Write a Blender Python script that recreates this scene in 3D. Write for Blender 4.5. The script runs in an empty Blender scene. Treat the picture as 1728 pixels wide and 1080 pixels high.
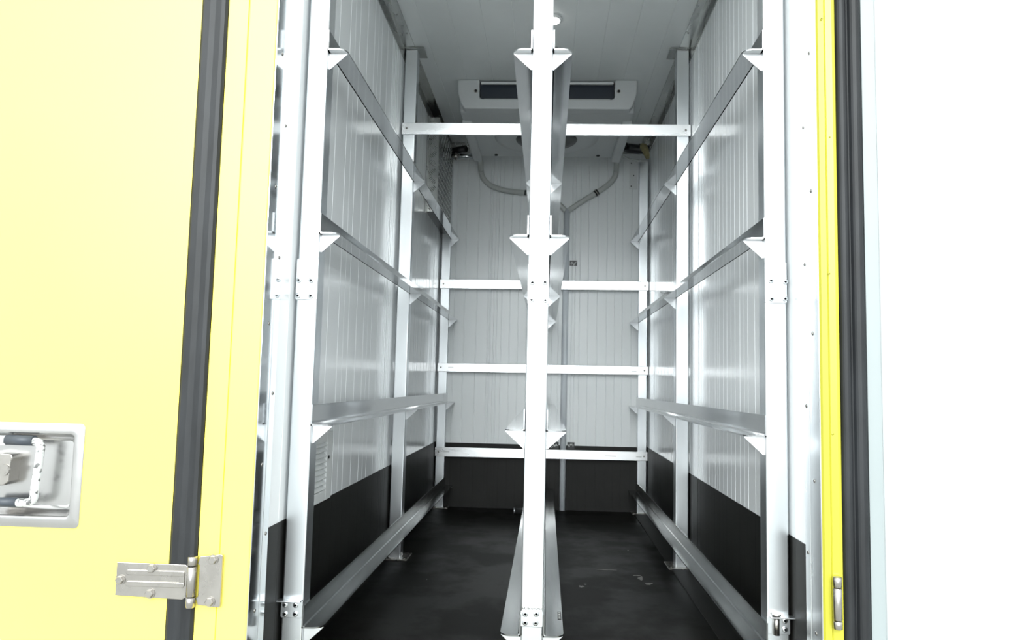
import bpy, bmesh, math, random
from mathutils import Vector, Matrix
random.seed(7)
sc = bpy.context.scene
COL = sc.collection

# ---------------------------------------------------------------- camera
EYE = 0.6876
yaw, pitch, roll, fpx = -0.0470633, 0.0858483, 0.0220956, 1252.602
fw = Vector((math.sin(yaw)*math.cos(pitch), math.cos(yaw)*math.cos(pitch), math.sin(pitch)))
rt = Vector((math.cos(yaw), -math.sin(yaw), 0)); up = rt.cross(fw)
r2 = rt*math.cos(roll) + up*math.sin(roll); u2 = -rt*math.sin(roll) + up*math.cos(roll)
cam = bpy.data.cameras.new('camera'); cam_o = bpy.data.objects.new('camera', cam); COL.objects.link(cam_o)
cam.sensor_width = 36; cam.lens = fpx/1728*36; cam.clip_start = 0.02
m = Matrix((r2, u2, -fw)).transposed().to_4x4(); m.translation = (0, 0, EYE)
cam_o.matrix_world = m
sc.camera = cam_o

# ---------------------------------------------------------------- sky, light, exposure
SKY = 1.9
HAZE, HAZE_DIR, HAZE_N = 12.0, Vector((-0.12, -0.90, 0.37)).normalized(), 14   # bright hazy sky around the veiled sun, behind the viewer
world = bpy.data.worlds.new('sky'); sc.world = world; world.use_nodes = True
nt = world.node_tree; nt.nodes.clear()
wo = nt.nodes.new('ShaderNodeOutputWorld'); bg = nt.nodes.new('ShaderNodeBackground')
tc = nt.nodes.new('ShaderNodeTexCoord'); sx = nt.nodes.new('ShaderNodeSeparateXYZ'); cr = nt.nodes.new('ShaderNodeValToRGB')
nt.links.new(tc.outputs['Generated'], sx.inputs[0]); nt.links.new(sx.outputs['Z'], cr.inputs[0])
cr.color_ramp.elements[0].position = 0.0; cr.color_ramp.elements[0].color = (0.62, 0.66, 0.68, 1)
cr.color_ramp.elements[1].position = 0.22; cr.color_ramp.elements[1].color = (0.95, 1.0, 0.995, 1)
vn = nt.nodes.new('ShaderNodeVectorMath'); vn.operation = 'NORMALIZE'; nt.links.new(tc.outputs['Generated'], vn.inputs[0])
vd = nt.nodes.new('ShaderNodeVectorMath'); vd.operation = 'DOT_PRODUCT'; nt.links.new(vn.outputs[0], vd.inputs[0]); vd.inputs[1].default_value = HAZE_DIR
mm = nt.nodes.new('ShaderNodeMath'); mm.operation = 'MAXIMUM'; mm.inputs[1].default_value = 0; nt.links.new(vd.outputs['Value'], mm.inputs[0])
mp_ = nt.nodes.new('ShaderNodeMath'); mp_.operation = 'POWER'; mp_.inputs[1].default_value = HAZE_N; nt.links.new(mm.outputs[0], mp_.inputs[0])
ma = nt.nodes.new('ShaderNodeMath'); ma.operation = 'MULTIPLY_ADD'; ma.inputs[1].default_value = HAZE; ma.inputs[2].default_value = SKY; nt.links.new(mp_.outputs[0], ma.inputs[0])
nt.links.new(cr.outputs[0], bg.inputs[0]); nt.links.new(ma.outputs[0], bg.inputs[1])
sc.cycles.max_bounces = 16; sc.cycles.diffuse_bounces = 10; sc.cycles.glossy_bounces = 10
nt.links.new(bg.outputs[0], wo.inputs[0])
sc.view_settings.view_transform = 'Standard'; sc.view_settings.look = 'None'
sc.view_settings.gamma = 1; sc.view_settings.use_curve_mapping = False
sc.view_settings.exposure = 0.0

# ---------------------------------------------------------------- materials
def new_mat(name):
    mt = bpy.data.materials.new(name); mt.use_nodes = True
    return mt, mt.node_tree, mt.node_tree.nodes['Principled BSDF']
def mix_noise(nt, bs, sock, c0, c1, scale, lo=.35, hi=.65, stretch=(1, 1, 1), detail=4, rough=.6):
    co = nt.nodes.new('ShaderNodeTexCoord'); mp = nt.nodes.new('ShaderNodeMapping'); mp.inputs['Scale'].default_value = stretch
    no = nt.nodes.new('ShaderNodeTexNoise'); no.inputs['Scale'].default_value = scale
    no.inputs['Detail'].default_value = detail; no.inputs['Roughness'].default_value = rough
    rp = nt.nodes.new('ShaderNodeValToRGB')
    rp.color_ramp.elements[0].position = lo; rp.color_ramp.elements[1].position = hi
    rp.color_ramp.elements[0].color = tuple(c0)+(1,) if hasattr(c0, '__len__') else (c0, c0, c0, 1)
    rp.color_ramp.elements[1].color = tuple(c1)+(1,) if hasattr(c1, '__len__') else (c1, c1, c1, 1)
    nt.links.new(co.outputs['Object'], mp.inputs[0]); nt.links.new(mp.outputs[0], no.inputs['Vector'])
    nt.links.new(no.outputs[0], rp.inputs[0])
    if sock: nt.links.new(rp.outputs[0], bs.inputs[sock])
    return no, rp
def bump(nt, bs, no, strength, dist=.001):
    b = nt.nodes.new('ShaderNodeBump'); b.inputs['Strength'].default_value = strength; b.inputs['Distance'].default_value = dist
    nt.links.new(no.outputs[0], b.inputs['Height']); nt.links.new(b.outputs[0], bs.inputs['Normal'])
def metal(name, c, rlo, rhi, scale=9, stretch=(1, 1, 1), bs_=0.0, metallic=1.0, var=.06):
    mt, nt, bs = new_mat(name)
    bs.inputs['Metallic'].default_value = metallic
    mix_noise(nt, bs, 'Base Color', tuple(x*(1-var) for x in c), c, scale*1.7, stretch=stretch)
    no, _ = mix_noise(nt, bs, 'Roughness', rlo, rhi, scale, stretch=stretch)
    if bs_: bump(nt, bs, no, bs_)
    return mt
def plain(name, c, rough, var=.03, scale=6, spec=.5, stretch=(1, 1, 1), b=0, bscale=200):
    mt, nt, bs = new_mat(name)
    mix_noise(nt, bs, 'Base Color', tuple(x*(1-var) for x in c), c, scale, stretch=stretch)
    bs.inputs['Roughness'].default_value = rough; bs.inputs['Specular IOR Level'].default_value = spec
    if b:
        no = nt.nodes.new('ShaderNodeTexNoise'); no.inputs['Scale'].default_value = bscale
        co = nt.nodes.new('ShaderNodeTexCoord'); nt.links.new(co.outputs['Object'], no.inputs['Vector']); bump(nt, bs, no, b)
    return mt
M = {}
M['post'] = metal('brushed_aluminium', (.78, .81, .83), .28, .38, 5, (1, 1, .3))
M['gusset'] = metal('cut_aluminium', (.80, .82, .84), .30, .40, 20)
M['rail'] = metal('mill_aluminium', (.52, .53, .54), .07, .12, 6, (1, .15, 1), .01)
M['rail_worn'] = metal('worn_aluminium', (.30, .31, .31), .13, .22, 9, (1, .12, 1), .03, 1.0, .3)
M['jamb_soft'] = metal('brushed_jamb', (.72, .745, .76), .26, .34, 7, (1, 1, .2))
M['bar'] = metal('extruded_aluminium', (.92, .93, .94), .22, .36, 12, (.2, 1, 1))
M['angle'] = metal('aluminium_angle', (.40, .41, .40), .22, .36, 9, (1, .2, 1), var=.15)
M['jamb'] = metal('polished_aluminium', (.70, .73, .75), .07, .13, 7, (1, 1, .2))
M['steel'] = metal('stainless_steel', (.43, .41, .385), .24, .34, 20)
M['pan'] = metal('pressed_stainless', (.56, .555, .55), .16, .26, 5)
M['weld'] = metal('weld_bead', (.75, .75, .75), .3, .6, 90, (1, 1, 1), .8)
M['plate'] = metal('chequer_plate', (.52, .53, .52), .12, .22, 12)
M['wall'] = plain('coated_wall_panel', (.86, .885, .90), .16, .03, 3, .55, (1, 1, .15))
M['backwall'] = plain('coated_back_panel', (.86, .885, .89), .3, .03, 3, .5, (1, 1, .2))
M['ceil'] = plain('coated_ceiling_panel', (.77, .80, .80), .32, .05, 3, .5)
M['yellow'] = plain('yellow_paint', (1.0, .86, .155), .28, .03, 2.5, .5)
M['yellow_shaded'] = plain('yellow_paint_shaded', (.465, .44, .043), .22, .04, 4, .5)  # frame yellow with the open door's shade put into its colour
M['white'] = plain('white_liner', (.88, .92, .93), .25, .01)
M['whitep'] = plain('white_plastic', (.74, .76, .76), .4, .03)
M['housing'] = plain('evaporator_plastic', (.57, .59, .595), .38, .03)
M['hose'] = plain('hose_plastic', (.55, .57, .55), .4, .06)
M['pvc'] = plain('grey_pipe', (.74, .78, .82), .3, .08, 8)
M['rubber'] = plain('black_rubber', (.021, .023, .026), .45, .5, 18, .35, (1, 1, .25))
M['sleeve'] = plain('grey_grip', (.055, .065, .08), .45, .1, 30)
M['black'] = plain('black_plastic', (.012, .013, .015), .35, .2)
M['navy'] = plain('dark_grille', (.018, .026, .04), .35, .2)
M['foam'] = plain('yellow_foam', (.36, .32, .17), .8, .3, 60, .2, (1, 1, 1), .8, 60)
M['rod'] = plain('worn_painted_rod', (.66, .68, .67), .35)
def rodmat():
    mt, nt, bs = new_mat('chipped_rod'); mix_noise(nt, bs, 'Base Color', (.12, .12, .12), (.68, .70, .69), 75, .40, .46)
    bs.inputs['Roughness'].default_value = .4; return mt
M['rod'] = rodmat()
def floormat(name, spots=True):
    mt, nt, bs = new_mat(name)
    bs.inputs['Specular IOR Level'].default_value = .06
    no, rp = mix_noise(nt, bs, None, (.0070, .0069, .0062), (.0112, .0109, .0098), 2.6, .42, .62, (1, 1, 1), 5)
    if spots:
        n2, r2_ = mix_noise(nt, bs, None, 0, 1, 22, .775, .80, (1, 1, 1), 3)
        mx = nt.nodes.new('ShaderNodeMixRGB'); mx.inputs[2].default_value = (.2, .2, .19, 1)
        nt.links.new(rp.outputs[0], mx.inputs[1]); nt.links.new(r2_.outputs[0], mx.inputs[0]); nt.links.new(mx.outputs[0], bs.inputs['Base Color'])
        n3, r3 = mix_noise(nt, bs, 'Roughness', .40, .50, 3.1, .44, .56, (1, 1, 1), 6)
    else:
        nt.links.new(rp.outputs[0], bs.inputs['Base Color']); bs.inputs['Roughness'].default_value = .55; bs.inputs['Specular IOR Level'].default_value = .3
    return mt
M['floor'] = floormat('black_floor_coating')
M['skirt'] = floormat('black_wall_coating', False)
M['concrete'] = plain('pale_concrete', (.46, .46, .45), .9, .15, 1.5)
def lampmat():
    mt, nt, bs = new_mat('lamp_glow'); bs.inputs['Emission Color'].default_value = (1, .98, .95, 1); bs.inputs['Emission Strength'].default_value = 14
    return mt
M['lamp'] = lampmat()
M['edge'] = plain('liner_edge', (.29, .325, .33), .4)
M['spot'] = plain('dried_residue', (.13, .125, .115), .5, .3, 60)
M['print'] = plain('printed_grey', (.55, .56, .55), .5)

# ---------------------------------------------------------------- mesh helpers
class MB:
    def __init__(s): s.bm = bmesh.new()
    def _faces(s, vs, fs):
        v = [s.bm.verts.new(p) for p in vs]
        for f in fs:
            try: s.bm.faces.new([v[i] for i in f])
            except ValueError: pass
        return v
    def box(s, x0, x1, y0, y1, z0, z1, bev=0, seg=2):
        t = bmesh.new(); bmesh.ops.create_cube(t, size=1)
        for v in t.verts:
            v.co = Vector(((x0+x1)/2+v.co.x*(x1-x0), (y0+y1)/2+v.co.y*(y1-y0), (z0+z1)/2+v.co.z*(z1-z0)))
        if bev: bmesh.ops.bevel(t, geom=t.edges[:], offset=bev, segments=seg, profile=.5, affect='EDGES')
        s.merge(t); return s
    def merge(s, t):
        t.verts.index_update(); mp = [s.bm.verts.new(v.co) for v in t.verts]
        for f in t.faces:
            try:
                nf = s.bm.faces.new([mp[v.index] for v in f.verts]); nf.smooth = f.smooth
            except ValueError: pass
        t.free()
    def prism(s, pts, a0, a1, axis, bev=0):
        """pts: 2D outline in the two other axes (order xyz minus axis), extruded along axis."""
        def mk(p, a):
            if axis == 'x': return (a, p[0], p[1])
            if axis == 'y': return (p[0], a, p[1])
            return (p[0], p[1], a)
        t = bmesh.new()
        A = [t.verts.new(mk(p, a0)) for p in pts]; B = [t.verts.new(mk(p, a1)) for p in pts]
        n = len(pts); t.faces.new(A); t.faces.new(B[::-1])
        for i in range(n): t.faces.new((A[i], B[i], B[(i+1) % n], A[(i+1) % n]))
        bmesh.ops.recalc_face_normals(t, faces=t.faces[:])
        if bev: bmesh.ops.bevel(t, geom=t.edges[:], offset=bev, segments=2, profile=.5, affect='EDGES')
        s.merge(t); return s
    def tube(s, path, r, n=14, caps=True, radii=None):
        P = [Vector(p) for p in path]; rings = []
        prev = None
        for i, p in enumerate(P):
            d = (P[min(i+1, len(P)-1)]-P[max(i-1, 0)]).normalized()
            if prev is None:
                a = Vector((0, 0, 1)) if abs(d.z) < .9 else Vector((1, 0, 0)); u = d.cross(a).normalized()
            else: u = (prev-d*prev.dot(d)).normalized()
            prev = u; w = d.cross(u); rr = radii[i] if radii else r
            rings.append([s.bm.verts.new(p+(u*math.cos(2*math.pi*k/n)+w*math.sin(2*math.pi*k/n))*rr) for k in range(n)])
        for a, b in zip(rings, rings[1:]):
            for k in range(n):
                f = s.bm.faces.new((a[k], a[(k+1) % n], b[(k+1) % n], b[k])); f.smooth = True
        if caps: s.bm.faces.new(rings[0][::-1]); s.bm.faces.new(rings[-1])
        return s
    def build(s, name, mat, parent=None, **kw):
        bmesh.ops.recalc_face_normals(s.bm, faces=s.bm.faces[:])
        me = bpy.data.meshes.new(name); s.bm.to_mesh(me); s.bm.free(); me.materials.append(M[mat])
        o = bpy.data.objects.new(name, me); COL.objects.link(o)
        if parent: o.parent = parent; 
        return tag(o, **kw)
def tag(o, label=None, cat=None, group=None, kind=None):
    if label: o['label'] = label
    if cat: o['category'] = cat
    if group: o['group'] = group
    if kind: o['kind'] = kind
    return o
def part(mb, name, mat, root, label=None):
    """a mesh given in world coordinates, parented to root while staying where it is"""
    o = mb.build(name, mat, root, label=label)
    bpy.context.view_layer.update()
    o.matrix_parent_inverse = root.matrix_world.inverted()
    return o
def empty(name, loc, label=None, cat=None, group=None, kind=None):
    o = bpy.data.objects.new(name, None); o.location = loc; o.empty_display_size = .05; COL.objects.link(o)
    bpy.context.view_layer.update()
    return tag(o, label, cat, group, kind)
def rrect(x0, x1, y0, y1, r, n=5, corners=(1, 1, 1, 1)):
    out = []
    for (cx, cy, a, on) in ((x1-r, y1-r, 0, corners[0]), (x0+r, y1-r, 90, corners[1]), (x0+r, y0+r, 180, corners[2]), (x1-r, y0+r, 270, corners[3])):
        if on:
            for k in range(n+1):
                t = math.radians(a+90*k/n); out.append((cx+r*math.cos(t), cy+r*math.sin(t)))
        else:
            out.append({0: (x1, y1), 90: (x0, y1), 180: (x0, y0), 270: (x1, y0)}[a])
    return out
def smooth_path(pts, n=8, ymax=99):
    P = [Vector(p) for p in pts]; P = [P[0]*2-P[1]]+P+[P[-1]*2-P[-2]]; out = []
    for i in range(1, len(P)-2):
        for k in range(n):
            t = k/n; a, b, c, d = P[i-1:i+3]
            out.append(.5*((2*b)+(c-a)*t+(2*a-5*b+4*c-d)*t*t+(3*b-a-3*c+d)*t**3))
    out.append(P[-2])
    for p in out: p.y = min(p.y, ymax)
    return out
def screw(mb, c, nrm, r=.004, h=.0022, n=12):
    """low domed head at c, pointing along nrm, with a dark-catching socket"""
    nrm = Vector(nrm); c = Vector(c)
    mb.tube([c, c+nrm*h*.6, c+nrm*h, c+nrm*h, c+nrm*h*.2], r, n, radii=[r, r, r*.72, r*.42, r*.36])
def hexbolt(mb, c, nrm, r=.009, h=.008):
    c = Vector(c); nrm = Vector(nrm)
    mb.tube([c, c+nrm*.002], r*1.25, 20)
    t = bmesh.new(); mb2 = MB(); mb2.tube([c+nrm*.002, c+nrm*(h-.0015), c+nrm*h], r, 6, radii=[r, r, r*.84])
    for f in mb2.bm.faces: f.smooth = False
    t.free(); mb.merge(mb2.bm)

# ---------------------------------------------------------------- dimensions (metres, floor of the box at z = 0)
XWL, XWR, YF, YB, ZC, ZS = -.6105, .565, 1.56, 4.178, 2.0615, .3574
P1, P2, P3 = 1.75, 2.9376, 4.1385
PW = .050
XL, XC, XR = -.6027, -.0466, .5080
Z = [.8105+EYE, .3515+EYE, -.1090+EYE, -.5719+EYE]
TF = .0483

# ---------------------------------------------------------------- the setting
def groove_profile(a0, a1, face, back, grooves, sgn):
    """outline of a ribbed panel: runs a0..a1 along the panel, face = room side coordinate, sgn = direction INTO the panel"""
    pts = [(a0, back), (a0, face)]
    for g, w, d in sorted(grooves):
        pts += [(g-w/2, face), (g-w*.15, face+sgn*d), (g+w*.15, face+sgn*d), (g+w/2, face)]
    pts += [(a1, face), (a1, back)]
    return pts
gl = [(y, .0055, .0022) for y in (1.72, 1.83, 1.935, 2.035, 2.145, 2.255, 2.349, 2.445, 2.552, 2.647, 3.09, 3.19, 3.29, 3.39, 3.49, 3.59, 3.69, 3.79)]
gl += [(y, .003, .0012) for y in (2.20, 2.50, 3.04, 3.44)]
gl += [(2.738, .007, .003), (2.762, .006, .003), (2.790, .012, .005), (2.815, .006, .003), (2.848, .006, .003), (2.902, .005, .002)]
gl += [(3.86, .006, .003), (3.885, .006, .003), (3.915, .012, .005), (3.945, .006, .003), (4.02, .005, .002), (4.08, .004, .002)]
gr = [(y, .0050, .0020) for y in (1.72, 1.83, 1.92, 2.04, 2.11, 2.195, 2.252, 2.35, 2.452, 2.514, 2.605, 3.06, 3.17, 3.27, 3.37, 3.47, 3.57, 3.67, 3.77)]
gr += [(y, .003, .0012) for y in (1.99, 2.15, 2.30, 2.40, 2.48, 2.56, 2.65, 2.70, 3.12, 3.32, 3.52)]
gr += [(2.738, .006, .003), (2.765, .006, .003), (2.791, .012, .005), (2.865, .006, .003), (2.944, .006, .003)]
gr += [(3.838, .006, .003), (3.865, .006, .003), (3.90, .012, .005), (3.944, .006, .003), (4.057, .005, .002)]
gb = [(x, .0055, .0035) for x in (-.57, -.526, -.468, -.399, -.257, -.21, -.162, -.115, -.066, -.02, .03, .065, .183, .23, .282, .334, .38, .422, .473, .52)]
gb += [(-.335, .006, .003), (-.32, .01, .004), (-.300, .006, .003), (-.283, .006, .003), (.138, .008, .003), (.156, .006, .003)]

MB().prism([(p[1], p[0]) for p in groove_profile(1.575, YB+.06, XWL, XWL-.07, gl, -1)], -.05, ZC+.05, 'z').build('wall_left', 'wall', label='glossy white ribbed wall panel along the left side of the cargo box', cat='wall', kind='structure')
MB().prism([(p[1], p[0]) for p in groove_profile(1.575, YB+.06, XWR, XWR+.07, gr, 1)], -.05, ZC+.05, 'z').build('wall_right', 'wall', label='glossy white ribbed wall panel along the right side of the cargo box', cat='wall', kind='structure')
MB().prism(groove_profile(XWL-.0, XWR+.0, YB, YB+.06, gb, 1), -.05, ZC+.05, 'z').build('wall_back', 'backwall', label='pale grey ribbed panel closing the far end of the box', cat='wall', kind='structure')
gc = [(-.5+.118*k, .004, .0013) for k in range(9)]
MB().prism(groove_profile(XWL, XWR, ZC, ZC+.06, gc, 1), 1.575, YB, 'y').build('ceiling', 'ceil', label='grey panelled ceiling of the cargo box', cat='ceiling', kind='structure')
MB().box(XWL, XWR, 1.575, YB, -.06, 0).build('floor', 'floor', label='black coated floor with damp patches and pale specks', cat='floor', kind='structure')
# black floor coating carried up the walls, following the ribs
def off(prof, d): return [(a, b) for a, b in prof]
def skirt(name, gs, face, sgn, lab):
    t = .0016
    pr_ = [(1.651, face-sgn*0), (1.651, face-sgn*t)]
    for g, w, d in sorted(gs):
        if g > 1.66: pr_ += [(g-w/2, face-sgn*t), (g-w*.15, face-sgn*t+sgn*d*.12), (g+w*.15, face-sgn*t+sgn*d*.12), (g+w/2, face-sgn*t)]
    pr_ += [(YB-.002, face-sgn*t), (YB-.002, face)]
    # thin skin: room side ribbed, back side flush with ribs
    MB().prism([(p[1], p[0]) for p in pr_], 0, ZS, 'z').build(name, 'skirt', label=lab, cat='skirting', kind='structure')
skirt('baseboard_left', gl, XWL, -1, 'black coating skirting along the foot of the left wall')
skirt('baseboard_right', gr, XWR, 1, 'black coating skirting along the foot of the right wall')
pr_ = [(XWL+.002, YB), (XWL+.002, YB-.0016)]
for g, w, d in sorted(gb): pr_ += [(g-w/2, YB-.0016), (g-w*.15, YB-.0016+d*.06), (g+w*.15, YB-.0016+d*.06), (g+w/2, YB-.0016)]
pr_ += [(XWR-.002, YB-.0016), (XWR-.002, YB)]
MB().prism(pr_, 0, ZS-.004, 'z').build('baseboard_back', 'skirt', label='black coating skirting across the foot of the back wall', cat='skirting', kind='structure')
MB().box(.488, XWR-.002, 1.66, YB-.003, 0, .003, .001, 1).build('trim_8', 'skirt', label='slightly raised strip of black coating on the floor beside the right wall', cat='floor edging', kind='structure')

# ceiling angles (thin L profile, slightly coved) with rivets
def ceil_angle(x, sgn, name, lab):
    t = .003
    o = MB().prism([(x, ZC), (x+sgn*TF, ZC), (x+sgn*TF, ZC-t), (x+sgn*.010, ZC-t*1.6), (x+sgn*.005, ZC-.005), (x+sgn*t*1.6, ZC-.010), (x+sgn*t, ZC-TF), (x, ZC-TF)], 1.66, YB-.001, 'y').build(name, 'angle', label=lab, cat='trim', kind='structure')
    sm = MB()
    for k in range(17):
        y = 1.75+.15*k
        screw(sm, (x+sgn*(.030+.008*(k % 2)), y, ZC-t), (0, 0, -1), .0035)
        screw(sm, (x+sgn*t, y+.06, ZC-.032), (sgn, 0, 0), .0035)
    sm.build('rivet', 'angle', o)
ceil_angle(XWL, 1, 'trim_1', 'dull aluminium angle where the left wall meets the ceiling')
ceil_angle(XWR, -1, 'trim_2', 'dull aluminium angle where the right wall meets the ceiling')
MB().prism([(YB, ZC), (YB-.045, ZC), (YB-.045, ZC-.003), (YB-.003, ZC-.003), (YB-.003, ZC-.048), (YB, ZC-.048)], XWL+.003, XWR-.003, 'x').build('trim_3', 'angle', label='dull aluminium angle where the back wall meets the ceiling', cat='trim', kind='structure')

# door jamb strips with staggered screws
def jamb(x, sgn, name, ys, lab):
    mb = MB(); mb.box(min(x, x+sgn*.0018), max(x, x+sgn*.0018), YF+.003, 1.622, 0, ZC)
    mb.box(min(x, x+sgn*.0030), max(x, x+sgn*.0030), 1.622, 1.652, 0, ZC, .0007, 1)
    o = mb.build(name, 'jamb' if sgn > 0 else 'jamb_soft', label=lab, cat='trim', kind='structure')
    for i in range(13):
        z = .043+.153*i if sgn > 0 else .038+.154*i
        a = (i % 2 == 1)
        y = 1.598 if a else 1.637
        sm = MB(); screw(sm, (x+sgn*(.0018 if a else .003), y, z), (sgn, 0, 0), .0042, .0016); sm.build('screw', 'steel', o)
jamb(XWL, 1, 'trim_4', 0, 'polished aluminium jamb strip with staggered screws on the left of the opening')
jamb(XWR, -1, 'trim_5', 0, 'polished aluminium jamb strip with staggered screws on the right of the opening')

# yellow door frame, left and right uprights, head and sill
mb = MB(); mb.box(-.6755, -.6105, YF, 1.66, -.10, 2.16, .004, 3); mb.build('trim_6', 'yellow', label='yellow frame upright between the closed yellow door and the opening', cat='door frame', kind='structure')
fl = MB().box(-.722, -.6764, YF+.0015, 1.66, -.10, 2.16, .0015, 2).build('trim_9', 'yellow', label='narrow yellow frame strip beside the black seal, carrying the hinge leaf', cat='door frame', kind='structure')
pr_ = rrect(XWR+.0, .604, YF-.004, 1.66, .004)
def rprof(x): return x
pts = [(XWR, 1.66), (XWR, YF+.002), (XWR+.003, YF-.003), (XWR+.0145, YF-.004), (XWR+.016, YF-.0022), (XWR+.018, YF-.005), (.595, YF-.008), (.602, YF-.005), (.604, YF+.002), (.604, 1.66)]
fr = MB().prism(pts, -.10, 2.16, 'z').build('trim_7', 'yellow_shaded', label='narrow glossy yellow frame upright on the right of the opening', cat='door frame', kind='structure')
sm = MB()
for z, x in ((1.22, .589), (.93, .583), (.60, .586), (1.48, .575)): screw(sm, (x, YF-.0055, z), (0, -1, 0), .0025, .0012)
sm.build('rivet', 'yellow_shaded', fr)
MB().box(-.722, .604, YF, 1.575, ZC+.001, 2.16, .003).build('trim_10', 'yellow', label='yellow frame head across the top of the opening', cat='door frame', kind='structure')
MB().box(-.722, .604, YF, 1.575, -.10, -.001, .003).build('trim_11', 'yellow', label='yellow frame sill across the bottom of the opening', cat='door frame', kind='structure')

# closed yellow door on the left: skin, seal, hinge, recessed lock
d1 = empty('door_1', (-1.35, YF, 0), 'closed yellow door left of the opening, with a recessed handle and steel hinge', 'door', kind='structure')
HX0, HX1, HZ0, HZ1 = -1.262, -.9785, .363, .583
sk = MB(); yf = YF-.004
# skin with a rectangular hole for the lock pan
X0, X1 = -1.95, -.780; hx0, hx1, hz0, hz1 = HX0+.012, HX1-.012, HZ0+.012, HZ1-.012
for (a, b, c, d) in ((X0, hx0, -.10, 2.16), (hx1, X1, -.10, 2.16), (hx0, hx1, -.10, hz0), (hx0, hx1, hz1, 2.16)): sk.box(a, b, yf, YF+.05, c, d)
bmesh.ops.remove_doubles(sk.bm, verts=sk.bm.verts[:], dist=1e-5)
part(sk, 'door_skin', 'yellow', d1)
pts = [(-.7795, 1.60), (-.7795, YF-.003), (-.774, YF-.007), (-.760, YF-.008), (-.748, YF-.006), (-.735, YF-.0075), (-.727, YF-.006), (-.7225, YF-.001), (-.7225, 1.60)]
part(MB().prism(pts, -.10, 2.16, 'z'), 'rubber_seal', 'rubber', d1, 'black rubber seal along the hinge edge')
# hinge
hy = YF-.010
hg = MB()
hg.prism([(-.888, .231), (-.745, .227), (-.7345, .233), (-.7345, .293), (-.742, .298), (-.888, .2985)], hy-.0, hy+.004, 'y', .001)
for z in (.2795, .2565):
    hg.prism(rrect(-.866, -.741, z-.0055, z+.0055, .005), hy-.003, hy+.001, 'y', .0012)
hg.prism(rrect(-.752, -.741, .2565, .2795, .003), hy-.0025, hy+.001, 'y', .001)
hinge = part(hg, 'hinge', 'steel', d1, 'stainless steel strap hinge with two pressed ribs')
hg = MB().prism([(-.712, .217), (-.668, .213), (-.6645, .216), (-.6645, .318), (-.668, .3205), (-.712, .315), (-.717, .300), (-.7125, .297), (-.7125, .234), (-.717, .231)], hy+.002, hy+.008, 'y', .001)
part(hg, 'hinge_leaf', 'steel', hinge)
for (z0, z1, nm) in ((.297, .316, 'hinge_knuckle'), (.2345, .2955, 'hinge_knuckle'), (.212, .233, 'hinge_knuckle')):
    k = MB(); k.tube([(-.7265, hy-.001, z0), (-.7265, hy-.001, z0+.001), (-.7265, hy-.001, z1-.001), (-.7265, hy-.001, z1)], .0095, 24, radii=[.008, .0095, .0095, .008])
    part(k, nm, 'steel', hinge)
for x, z in ((-.878, .263), (-.812, .2885), (-.813, .2375), (-.684, .3095), (-.686, .2245)):
    k = MB(); hexbolt(k, (x, hy if x < -.7 else hy+.002, z), (0, -1, 0), .0086, .008); part(k, 'hex_bolt', 'steel', hinge)
# recessed lock pan: loft of rounded rectangles
def ringloft(mb, rings):
    prev = None
    for (x0, x1, z0, z1, r, y) in rings:
        vs = [mb.bm.verts.new((p[0], y, p[1])) for p in rrect(x0, x1, z0, z1, r, 6)]
        if prev:
            for i in range(len(vs)):
                f = mb.bm.faces.new((prev[i], prev[(i+1) % len(vs)], vs[(i+1) % len(vs)], vs[i])); f.smooth = True
        prev = vs
    mb.bm.faces.new(prev)
pn = MB()
ringloft(pn, [(HX0, HX1, HZ0, HZ1, .011, yf), (HX0, HX1, HZ0, HZ1, .011, yf-.0012), (HX0+.001, HX1-.001, HZ0+.001, HZ1-.001, .010, yf-.0022),
              (HX0+.021, HX1-.021, HZ0+.021, HZ1-.021, .010, yf-.0022), (HX0+.0225, HX1-.0225, HZ0+.0225, HZ1-.0225, .010, yf-.0018),
              (HX0+.0245, HX1-.0245, HZ0+.025, HZ1-.0245, .010, yf+.004), (HX0+.031, HX1-.030, HZ0+.032, HZ1-.030, .014, yf+.026),
              (HX0+.042, HX1-.040, HZ0+.042, HZ1-.040, .014, yf+.032)])
pan = part(pn, 'lock_pan', 'pan', d1, 'pressed steel pan recessed in the door')
hyv = yf-.004
path = [(-1.185, hyv+.006, .5445), (-1.12, hyv+.002, .5445), (-1.090, hyv, .543), (-1.078, hyv, .541), (-1.0725, hyv, .534), (-1.0722, hyv, .52), (-1.078, hyv, .44), (-1.079, hyv, .426), (-1.083, hyv, .4185), (-1.092, hyv, .415), (-1.12, hyv+.002, .4135), (-1.185, hyv+.006, .412)]
part(MB().tube(smooth_path(path, 6), .0085, 16), 'handle_rod', 'rod', pan, 'chipped pale paint on a bent rod handle')
part(MB().tube([(-1.150, hyv+.004, .5448), (-1.087, hyv, .5445)], .0108, 18), 'grip_sleeve', 'sleeve', pan, 'dark grey sleeve')
part(MB().tube([(-1.185, hyv+.006, .4125), (-1.114, hyv+.001, .4145)], .0100, 18), 'grip_sleeve', 'sleeve', pan, 'dark grey sleeve')
lb = MB(); lb.prism([(-1.19, .445), (-1.152, .448), (-1.142, .456), (-1.140, .500), (-1.136, .506), (-1.140, .514), (-1.19, .518)], yf+.002, yf+.034, 'y', .002)
part(lb, 'lock_body', 'steel', pan)
part(MB().box(-1.19, -1.151, yf-.004, yf+.02, .533, .553, .002), 'lock_catch', 'whitep', pan)
part(MB().tube([(-1.152, yf-.002, .481), (-1.152, yf+.004, .481)], .012, 24), 'lock_cylinder', 'steel', pan)

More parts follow.
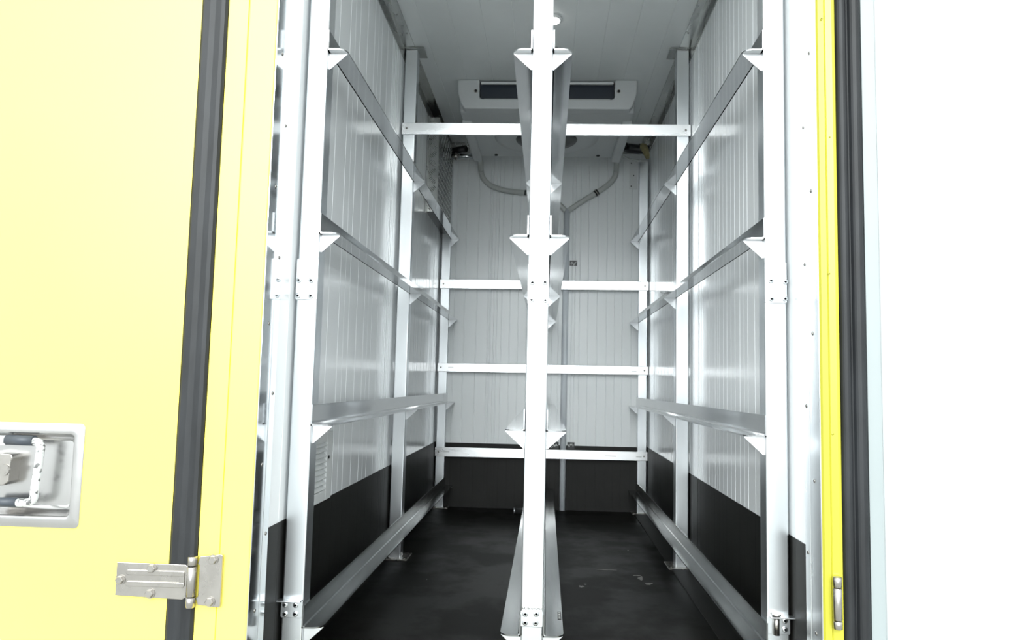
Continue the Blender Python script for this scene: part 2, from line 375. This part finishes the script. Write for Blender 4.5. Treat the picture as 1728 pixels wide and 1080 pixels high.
# opened white door on the right
d2 = empty('door_2', (1.2, YF, 0), 'white lined door swung open on the right with black rubber seal', 'door', kind='structure')
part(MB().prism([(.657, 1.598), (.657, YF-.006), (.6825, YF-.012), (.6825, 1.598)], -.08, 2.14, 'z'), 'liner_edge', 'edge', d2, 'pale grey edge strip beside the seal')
pts = [(.6830, 1.60), (.6830, YF-.018), (.6850, YF-.022), (1.69, YF-.022), (1.70, YF-.016), (1.72, YF-.006), (1.72, 1.60)]
part(MB().prism(pts, -.08, 2.14, 'z'), 'door_liner', 'white', d2)
part(MB().box(.640, 1.735, 1.60, 1.607, -.09, 2.15, .002), 'door_skin', 'yellow', d2, 'yellow outer skin')
def lobe(x0, x1, y, h, n=8): return [(x0+(x1-x0)*k/n, y-h*math.sin(math.pi*k/n)**.6) for k in range(n+1)]
pts = [(.6045, 1.60)]+lobe(.6045, .6275, YF-.002, .009)+lobe(.6295, .6568, YF-.003, .010)+[(.6568, 1.60)]
part(MB().prism(pts, -.08, 2.14, 'z'), 'rubber_seal', 'rubber', d2, 'dusty black rubber seal with two lobes')
h2 = MB(); h2.box(.584, .595, 1.545, 1.556, .225, .315, .001)
hinge = part(h2, 'hinge', 'steel', d2)
for z0, z1 in ((.219, .235), (.2362, .2985), (.2997, .320)):
    part(MB().tube([(.5855, 1.541, z0), (.5855, 1.541, z0+.001), (.5855, 1.541, z1-.001), (.5855, 1.541, z1)], .0085, 24, radii=[.007, .0085, .0085, .007]), 'hinge_knuckle', 'steel', hinge)

# yard outside and the body around the box
MB().box(-25, 25, -30, 20, -1.15, -1.0).build('ground', 'concrete', label='pale concrete yard outside the vehicle', cat='ground', kind='structure')

# ---------------------------------------------------------------- shelf racks
def post_mesh(x, y, z0, z1, d=PW):
    mb = MB(); t = .0035
    mb.prism(rrect(x, x+PW, y, y+d, t, 4), z0, z1, 'z'); return mb
def rail_mb(xe, s, z, y0, y1):
    """L rail: xe = face of the post it is welded to, s = side it reaches to, z = underside"""
    mb = MB(); t = .0035; r = .0475
    a, b = sorted((xe+s*.0002, xe+s*t)); mb.box(a, b, y0, y1, z, z+.050)
    R = .024
    pts = [(xe+s*.0002, y0)]
    for k in range(9):
        q = math.pi/2*k/8
        pts.append((xe+s*(r-R+R*math.sin(q)), y0+R-R*math.cos(q)))
    pts += [(xe+s*r, y1-.012), (xe+s*(r-.012), y1), (xe+s*.0002, y1)]
    mb.prism(pts, z, z+t, 'z')
    # small inner fillet
    mb.prism([(xe+s*t, z+t), (xe+s*(t+.003), z+t), (xe+s*t, z+t+.003)], y0+.004, y1-.004, 'y')
    return mb
def gusset_mb(xe, s, z, y):
    return MB().prism([(xe+s*.0004, z-.0002), (xe+s*.0455, z-.0002), (xe+s*.0455, z-.003), (xe+s*.003, z-.042), (xe+s*.0004, z-.042)], y, y+.0035, 'y')
def make_rack(kind, x, label):
    rk = empty('shelf_rack', (x+PW/2, (P1+P3)/2, 0), label, 'rack', 'aluminium shelf racks in the box')
    sides = {'left': [(x+PW, 1)], 'right': [(x, -1)], 'centre': [(x, -1), (x+PW, 1)]}[kind]
    posts = []
    for i, y in enumerate((P1, P2, P3)):
        top = ZC-.0045 if i < 2 else 1.957
        dep = PW if i < 2 else (.036 if kind != 'centre' else .006)
        p = part(post_mesh(x, y, .004, top, dep), 'upright_post', 'post', rk); posts.append(p)
        # foot plate
        s0 = 1 if kind != 'right' else -1
        if kind == 'centre': fx0, fx1 = x-.015, x+PW+.015
        elif kind == 'left': fx0, fx1 = x-.002, x+PW+.030
        else: fx0, fx1 = x-.030, x+PW+.002
        fy1 = y+.085 if i < 2 else y+(.036 if kind != 'centre' else .010)
        f = MB().box(fx0, fx1, y-.035, fy1, 0, .005, .0012)
        for sx_ in (fx0+.012, fx1-.012): screw(f, (sx_, y-.022, .005), (0, 0, 1), .005, .004)
        part(f, 'foot_plate', 'steel', p)
        if i < 2:
            f = MB()
            if kind == 'left': f.box(x-.003, x+PW+.028, y-.016, y+.082, ZC-.0045-.003, ZC-.0035, .001)
            elif kind == 'right': f.box(x-.028, x+PW-.001, y-.010, y+.088, ZC-.0045-.003, ZC-.0035, .001)
            else: f.box(x-.02, x+PW+.02, y-.012, y+.082, ZC-.0045-.003, ZC-.0005, .001)
            part(f, 'ceiling_plate', 'angle', p)
            w = MB()
            for k in range(9): w.tube([(x+.003+k*.0052, y-.0005, ZC-.009), (x+.009+k*.0045, y-.0005, ZC-.0105)], .0025, 8)
            part(w, 'weld_bead', 'weld', p)
    # splice plates on the front post
    p = posts[0]; cx = x+PW/2
    z0, z1 = {'left': (.878, .977), 'centre': (.877, .973), 'right': (.889, .985)}[kind]
    w = .0268 if kind == 'left' else .0253
    f = MB().prism(rrect(cx-w, cx+w-.0005, z0, z1, .003), P1-.0042, P1+.0002, 'y', .0008)
    part(f, 'splice_plate', 'post', p)
    if kind == 'left': rv = [(-.597, .925), (-.567, .925), (-.598, .887), (-.566, .887), (-.594, .166), (-.569, .166), (-.593, .1455), (-.569, .146)]
    elif kind == 'centre': rv = [(-.036, .928), (-.006, .929), (-.037, .886), (-.005, .886), (-.037, .165), (-.012, .166), (-.037, .146), (-.013, .146)]
    else: rv = [(.521, .941), (.554, .939), (.522, .898), (.553, .899), (.546, .171), (.546, .152)]
    z0, z1 = {'left': (.137, .177), 'centre': (.1365, .172), 'right': (.1405, .180)}[kind]
    f = MB().prism(rrect(cx-.0265, cx+.025, z0, z1, .0035), P1-.0042, P1+.0002, 'y', .0008)
    if kind != 'centre':
        a, b = (cx-.032, cx+.024) if kind == 'left' else (cx-.022, cx+.034)
        f.box(a, b, P1-.022, P1, z1-.001, z1+.0022, .001)
    part(f, 'latch_plate', 'post', p)
    if kind == 'right':
        part(MB().tube([(.526, P1-.010, .141), (.526, P1-.010, .184)], .0068, 18), 'latch_pin', 'steel', p)
        part(MB().tube([(.526, P1-.010, .184), (.526, P1-.010, .1865)], .010, 18), 'latch_cap', 'steel', p)
    if kind == 'centre':
        w_ = MB()
        for k in range(16): w_.tube([(x+.003+k*.0028, P1-.001, .176+.002*math.sin(k*2.1)), (x+.006+k*.0028, P1-.0012, .181+.002*math.sin(k*1.7))], .0019, 8)
        part(w_, 'weld_bead', 'weld', p)
    if kind == 'centre':
        sf = MB(); rn = random.Random(4)
        for k in range(26):
            ax, az, L_, an = rn.uniform(-.026, .000), rn.uniform(.936, .968), rn.uniform(.002, .007), rn.uniform(0, math.pi)
            dx, dz = math.cos(an), math.sin(an); wv = .00035
            sf.prism([(ax-dz*wv, az+dx*wv), (ax+dz*wv, az-dx*wv), (ax+dx*L_+dz*wv, az+dz*L_-dx*wv), (ax+dx*L_-dz*wv, az+dz*L_+dx*wv)], P1-.0045, P1-.0041, 'y')
        part(sf, 'scuff_marks', 'angle', p)
    for (rx, rz) in rv:
        r_ = MB(); screw(r_, (rx, P1-.0042, rz), (0, -1, 0), .0062, .0026, 18); part(r_, 'rivet', 'post', p)
        r_ = MB(); r_.tube([(rx, P1-.0042-.0004, rz), (rx, P1-.0042-.0012, rz)], .0019, 10); part(r_, 'rivet_hole', 'black', p)
    # rails and gussets
    for xe, s in sides:
        for zi, z in enumerate(Z):
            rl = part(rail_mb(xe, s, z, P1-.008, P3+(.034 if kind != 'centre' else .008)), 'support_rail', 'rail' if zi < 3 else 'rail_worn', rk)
            for y in (P1+.011, P2+.006, P3+.001):
                part(gusset_mb(xe, s, z, y), 'gusset', 'gusset', rl)
    return rk
rack_l = make_rack('left', XL, 'aluminium shelf rack standing along the left wall, rails facing right')
rack_c = make_rack('centre', XC, 'aluminium shelf rack down the middle of the box with rails on both sides')
rack_r = make_rack('right', XR, 'aluminium shelf rack standing along the right wall, rails facing left')

# crossbars screwed to the posts
def crossbar(y, zl, zr, zl2, zr2, label, marks):
    t = .010
    mb = MB()
    A = -.6055; B = .5625
    yy0, yy1 = y-t-.0002, y-.0002
    vs = [(A, yy0, zl2), (B, yy0, zr2), (B, yy0, zr), (A, yy0, zl), (A, yy1, zl2), (B, yy1, zr2), (B, yy1, zr), (A, yy1, zl)]
    mb._faces(vs, [(0, 1, 2, 3), (4, 7, 6, 5), (0, 3, 7, 4), (1, 5, 6, 2), (3, 2, 6, 7), (0, 4, 5, 1)])
    bmesh.ops.recalc_face_normals(mb.bm, faces=mb.bm.faces[:])
    bmesh.ops.bevel(mb.bm, geom=mb.bm.edges[:], offset=.001, segments=2, profile=.5, affect='EDGES')
    mb.bm.normal_update()
    o = mb.build('crossbar', 'bar', label=label, cat='crossbar', group='crossbars tying the racks together')
    for x in (A+.020, B-.020):
        s_ = MB(); screw(s_, (x, yy0, (zl+zl2)/2 if x < 0 else (zr+zr2)/2), (0, -1, 0), .0045, .002, 14); part(s_, 'screw', 'steel', o)
    for (x, w) in marks:
        part(MB().box(x, x+w, yy0-.0003, yy0+.0005, (zl+zl2)/2-.001, (zl+zl2)/2+.002), 'pencil_mark', 'angle', o)
    return o
crossbar(P2, 1.741, 1.739, 1.693, 1.693, 'high crossbar on the middle posts, just below the cooling unit', [])
crossbar(P3, 1.267, 1.271, 1.216, 1.222, 'uppermost of the three crossbars against the back wall', [])
crossbar(P3, .795, .799, .748, .753, 'second of the three crossbars against the back wall, above the black skirting', [(-.545, .03), (.06, .035), (.47, .03)])
crossbar(P3, .331, .333, .280, .285, 'lowest crossbar at the back wall, over the black skirting edge', [(-.56, .035), (.04, .05), (.33, .06), (.50, .03)])

# ---------------------------------------------------------------- cooling unit on the ceiling
ux0, ux1, uy0, uy1, uz0 = -.424, .388, 3.25, 3.975, 1.922
cu = empty('cooling_unit', ((ux0+ux1)/2, (uy0+uy1)/2, ZC), 'pale grey cooling unit fixed under the ceiling with a dark front slot', 'cooling unit')
ox0, ox1, oz0 = -.324, .287, 1.970
hs = MB()
# front cheeks and lip around the slot, then body behind
yt = uy0+.055
front = [(ux0, ZC-.001), (ux0+.003, ZC-.07), (ux0+.020, uz0+.02), (ux0+.035, uz0+.002), (ux1-.035, uz0+.002), (ux1-.020, uz0+.02), (ux1-.003, ZC-.07), (ux1, ZC-.001),
         (ox1, ZC-.001), (ox1, oz0+.014), (ox1-.004, oz0+.004), (ox1-.014, oz0), (ox0+.014, oz0), (ox0+.004, oz0+.004), (ox0, oz0+.014), (ox0, ZC-.001)]
hs.prism(front, uy0, yt, 'y', .006)
hs.box(ux0+.006, ux1-.006, yt-.002, uy1, uz0+.004, ZC-.002, .012, 3)
part(hs, 'housing', 'housing', cu)
part(MB().box(ox0+.002, ox1-.002, uy0+.030, uy0+.052, oz0-.002, ZC-.002), 'air_slot', 'navy', cu, 'dark opening behind the front lip')
part(MB().box(ox0+.006, ox1-.006, uy0+.006, uy0+.018, ZC-.019, ZC-.010, .001), 'slot_rail', 'whitep', cu, 'pale bar along the top of the slot')
part(MB().box(ox0+.02, ox1-.02, uy0+.014, uy0+.020, oz0+.001, oz0+.006), 'slot_edge', 'plate', cu)
for x in (-.340, .304):
    s_ = MB(); s_.tube([(x, uy0+.0005, 2.006), (x, uy0-.002, 2.006)], .009, 20); r_ = part(s_, 'washer', 'steel', cu)
    s_ = MB(); screw(s_, (x, uy0-.002, 2.006), (0, -1, 0), .006, .003); part(s_, 'screw', 'black', cu)
for x0, x1 in ((ux0+.004, ux0+.052), (ux1-.052, ux1-.004)):   # drain channels along both lower edges
    part(MB().box(x0, x1, uy0+.16, uy1+.02, uz0-.016, uz0+.010, .007, 3), 'drain_channel', 'housing', cu)
fc = (-.018, 3.64)
g = MB(); g.tube([(fc[0], fc[1], uz0+.008), (fc[0], fc[1], uz0-.004), (fc[0], fc[1], uz0-.010), (fc[0], fc[1], uz0-.010)], .25, 48, radii=[.262, .258, .225, .16])
part(g, 'fan_shroud', 'housing', cu)
g = MB(); g.tube([(fc[0], fc[1], uz0-.009), (fc[0], fc[1], uz0-.016), (fc[0], fc[1], uz0-.018)], .15, 40, radii=[.155, .150, .12])
part(g, 'fan_guard', 'black', cu)
for x in (-.29, .26):
    s_ = MB(); screw(s_, (x, 3.93, uz0+.004), (0, 0, -1), .010, .006); part(s_, 'screw', 'black', cu)

# drain hoses and pipe on the back wall
yh = YB-.020
yh = YB-.0175
dr = empty('drain_pipe', (.103, yh, 0), 'grey drain pipe down the back wall with two pale hoses joining its top', 'pipe')
part(MB().tube([(.102, yh, .002), (.103, yh, 1.682)], .0172, 24), 'pipe', 'pvc', dr)
h1 = part(MB().tube(smooth_path([(-.391, 3.998, 1.925), (-.391, 4.08, 1.93), (-.392, yh, 1.90), (-.375, yh, 1.855), (-.335, yh, 1.818), (-.262, yh, 1.792), (-.18, yh, 1.780), (-.10, yh, 1.775), (-.02, yh, 1.760), (.045, yh, 1.722), (.096, yh, 1.674)], 8, yh), .0148, 18), 'hose', 'hose', dr)
part(MB().tube([(-.140, yh, 1.7775), (-.132, yh, 1.777)], .0155, 20), 'hose_clamp', 'black', h1)
h2 = part(MB().tube(smooth_path([(.370, 3.998, 1.93), (.374, 4.08, 1.93), (.378, yh, 1.905), (.368, yh, 1.868), (.334, yh, 1.828), (.262, yh, 1.776), (.20, yh, 1.738), (.108, yh, 1.674)], 8, yh), .0148, 18), 'hose', 'hose', dr)
d = Vector((.334-.262, 0, 1.828-1.776)).normalized(); c = Vector((.268, yh-.003, 1.780))
part(MB().tube([c-d*.010, c+d*.010], .0180, 20), 'hose_clamp', 'black', h2)
part(MB().tube([c-d*.003, c+d*.003], .0192, 20), 'clamp_screw', 'steel', h2)

# small stickers with illegible printing
def sticker(x0, x1, z0, z1, label, y, blobs, seed, z_lift=0):
    o = MB().box(x0, x1, y-.0008, y, z0, z1).build('sticker', 'black', label=label, cat='sticker')
    rnd = random.Random(seed); mb = MB()
    for k in range(blobs):
        cx = x0+(x1-x0)*(.12+.76*(k+.5)/blobs); cz = (z0+z1)/2+rnd.uniform(-.2, .2)*(z1-z0); h = (z1-z0)*rnd.uniform(.15, .28); w = (x1-x0)*.36/blobs
        sk_ = rnd.uniform(-.006, .006)
        mb.prism([(cx-w-sk_, cz-h), (cx+w*.4-sk_, cz-h*.8), (cx+w+sk_, cz+h), (cx-w*.3+sk_, cz+h*.7)], y-.0011, y-.0007, 'y')
    part(mb, 'printing', 'print', o)
sticker(.124, .166, 1.362, 1.392, 'small black sticker with grey print on the back wall beside the drain pipe', YB-.0002, 5, 3)
sticker(.020, .078, .335, .372, 'black sticker left of the drain pipe at the skirting edge', YB-.002, 6, 5)
sticker(.126, .166, .335, .372, 'black sticker right of the drain pipe at the skirting edge', YB-.002, 4, 9)

so = MB().box(.0395, .0485, 1.865, 1.925, Z[3]+.0036, Z[3]+.0044).build('sticker', 'black', label='tiny black sticker on the lowest right rail of the centre rack, near the front', cat='sticker')
sp = MB()
for k in range(4): sp.box(.042, .046, 1.871+k*.014, 1.878+k*.014, Z[3]+.0043, Z[3]+.0047)
part(sp, 'printing', 'print', so)

# drilled mounting plate upper right on the back wall
mp_ = MB().prism(rrect(.456, .500, 1.808, 1.974, .002), YB-.006, YB-.0005, 'y', .0008).build('mounting_plate', 'whitep', label='pale plate with three holes, upper right on the back wall', cat='plate')
for x, z in ((.466, 1.958), (.480, 1.886), (.466, 1.824)):
    part(MB().tube([(x, YB-.0068, z), (x, YB-.005, z)], .0035, 12), 'hole', 'black', mp_)

# chequer plate cover in the far upper left corner
bx0, bx1, by0, by1, bz0, bz1 = XWL+.0005, -.553, 3.60, YB-.052, 1.530, ZC-.050
cv = empty('cover_box', ((bx0+bx1)/2, (by0+by1)/2, bz0), 'tall aluminium chequer plate cover in the far upper left corner', 'cover')
cb = MB(); cb.box(bx0, bx1, by0, by1, bz0, bz1, .0015)
part(cb, 'cover_body', 'plate', cv)
tr = MB()
def lens(c, u, v, n, L=.013, W=.0035, h=.0016):
    c = Vector(c); u = Vector(u); v = Vector(v); n = Vector(n)
    a = [c+u*L, c+v*W, c-u*L, c-v*W]; top = c+n*h
    vs = [tr.bm.verts.new(p) for p in a]; t1 = tr.bm.verts.new(c+u*L*.5+n*h); t2 = tr.bm.verts.new(c-u*L*.5+n*h)
    tr.bm.faces.new((vs[0], vs[1], t1)); tr.bm.faces.new((vs[1], t2, t1)); tr.bm.faces.new((vs[1], vs[2], t2))
    tr.bm.faces.new((vs[2], vs[3], t2)); tr.bm.faces.new((vs[3], t1, t2)); tr.bm.faces.new((vs[3], vs[0], t1))
s2 = math.sqrt(.5); k = 0
P_ = .030
nz = int((bz1-bz0)/P_)
for i in range(int((bz1-bz0)/.044)):
    sg = 1 if i % 2 else -1
    for q in (-2, -1, 0, 1, 2):
        lens(((bx0+bx1)/2+q*.0058*sg, by0-.0001, bz0+.026+i*.044-q*.0058), (s2*sg*.9, 0, s2*.9), (-s2, 0, s2*sg), (0, -1, 0), .0165 if abs(q) < 2 else .011, .0026, .0024)
for i in range(nz):
    for j in range(int((by1-by0)/P_)):
        sg = 1 if (i+j) % 2 else -1
        for q in (-1, 0, 1):
            lens((bx1+.0001, by0+.018+j*P_+q*.006*sg, bz0+.018+i*P_-q*.006), (0, s2*sg*.9, s2*.9), (0, -s2, s2*sg), (1, 0, 0), .012, .0022, .0018)
part(tr, 'tread_pattern', 'plate', cv)
part(MB().box(bx0, bx0+.010, by0-.03, by0-.001, bz0-.012, bz1, .001), 'side_flange', 'angle', cv)
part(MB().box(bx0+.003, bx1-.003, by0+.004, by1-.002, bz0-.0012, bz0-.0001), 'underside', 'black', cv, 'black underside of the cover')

# pipework between cover and cooling unit
t = empty('refrigerant_pipe', (-.49, 4.09, 1.98), 'silver pipe with dark coupling between the chequer cover and cooling unit', 'pipe')
part(MB().tube([(-.5525, 4.095, 1.965), (-.40, 4.095, 1.968)], .013, 16), 'pipe', 'jamb', t)
part(MB().tube([(-.56, 4.10, 1.998), (-.47, 4.06, 2.00)], .019, 16), 'coupling', 'black', t)
part(MB().tube([(-.540, 4.09, 1.952), (-.520, 4.09, 1.980)], .019, 8), 'pipe_nut', 'steel', t)
t = empty('insulated_duct', (.47, 4.05, 1.97), 'black insulated duct right of the cooling unit with a collar of yellow foam', 'duct')
part(MB().tube(smooth_path([(.396, 3.96, 1.989), (.42, 3.99, 1.988), (.475, 4.0, 1.984), (.540, 4.0, 1.980)]), .026, 18), 'duct', 'black', t)
fm = MB(); fm.tube([(.500, 3.975, 2.004), (.508, 3.972, 1.990), (.518, 3.97, 1.968), (.528, 3.97, 1.940), (.532, 3.97, 1.922)], .02, 14, radii=[.010, .020, .018, .014, .008])
for v in fm.bm.verts: v.co += Vector((random.uniform(-1, 1), random.uniform(-1, 1), random.uniform(-1, 1)))*.0022
part(fm, 'foam_collar', 'foam', t, 'rough yellow foam')
part(MB().tube(smooth_path([(.386, 4.0, 1.958), (.43, 4.05, 1.949), (.50, 4.08, 1.945), (.545, 4.09, 1.95)]), .005, 10), 'cable', 'hose', t)

# ceiling lamp
lp = empty('ceiling_lamp', (.000, 2.690, ZC), 'small round ceiling lamp, lit, half hidden by the centre post', 'lamp')
part(MB().tube([(0, 2.690, ZC), (0, 2.690, ZC-.007), (0, 2.690, ZC-.010)], .036, 40, radii=[.036, .035, .028]), 'lamp_ring', 'whitep', lp)
part(MB().tube([(0, 2.690, ZC-.0095), (0, 2.690, ZC-.012)], .028, 32), 'lamp_lens', 'lamp', lp)

# louvred vent low on the left wall, behind the front post
vy0, vy1, vz0, vz1 = 1.86, 2.098, .3585, .545
vt = empty('wall_vent', (XWL, (vy0+vy1)/2, vz0), 'white louvred vent low on the left wall behind the front post', 'vent')
fv = MB(); e = .052; x0, x1 = XWL+.0003, XWL+.012
fv.box(x0, x1, vy0, vy0+e, vz0, vz1, .002); fv.box(x0, x1, vy1-e, vy1, vz0, vz1, .002)
fv.box(x0, x1, vy0+e, vy1-e, vz1-.028, vz1, .002); fv.box(x0, x1, vy0+e, vy1-e, vz0, vz0+.028, .002)
part(fv, 'vent_frame', 'whitep', vt)
for k in range(9):
    z = vz0+.030+k*.0148
    part(MB().prism([(XWL+.001, z), (XWL+.001, z+.013), (XWL+.013, z+.002), (XWL+.012, z)], vy0+e, vy1-e, 'y'), 'louvre', 'whitep', vt)
s_ = MB(); screw(s_, (x1, 2.062, .474), (1, 0, 0), .005, .002); part(s_, 'screw', 'black', vt)

# loose things on the floor
def stain(cx, cy, rx, ry, seed, mat='print'):
    rnd = random.Random(seed); n = 22; ph = [rnd.uniform(0, 6.28) for _ in range(4)]; pts = []
    for k in range(n):
        a = 2*math.pi*k/n; q = 1+.28*math.sin(2*a+ph[0])+.22*math.sin(3*a+ph[1])+.16*math.sin(5*a+ph[2])+.1*math.sin(8*a+ph[3])
        pts.append((cx+rx*q*math.cos(a), cy+ry*q*math.sin(a)))
    return MB().prism(pts, .0001, .0008, 'z')
fo = bpy.data.objects['floor']
for (cx, cy, rx, ry, sd) in ((.354, 2.760, .007, .030, 1), (.373, 2.690, .012, .012, 2), (.345, 2.80, .010, .008, 3), (.135, 2.624, .007, .012, 4), (.150, 2.655, .003, .007, 8), (.359, 3.215, .003, .005, 5), (-.403, 2.647, .002, .004, 6), (.24, 2.87, .030, .004, 7)):
    stain(cx, cy, rx, ry, sd).build('dried_spot', 'spot', fo)
b_ = MB(); b_.tube([(-.158, 4.00, .017), (-.150, 4.00, .017), (-.150, 4.00, .017), (-.062, 4.00, .017)], .014, 20, radii=[.017, .017, .015, .015])
b_.tube([(-.158, 4.00, .016), (-.1575, 4.00, .016)], .010, 20); b_.build('metal_tube', 'gusset', label='short metal tube lying on the floor beside the centre rack at the back', cat='tube')
sc.render.film_transparent = False
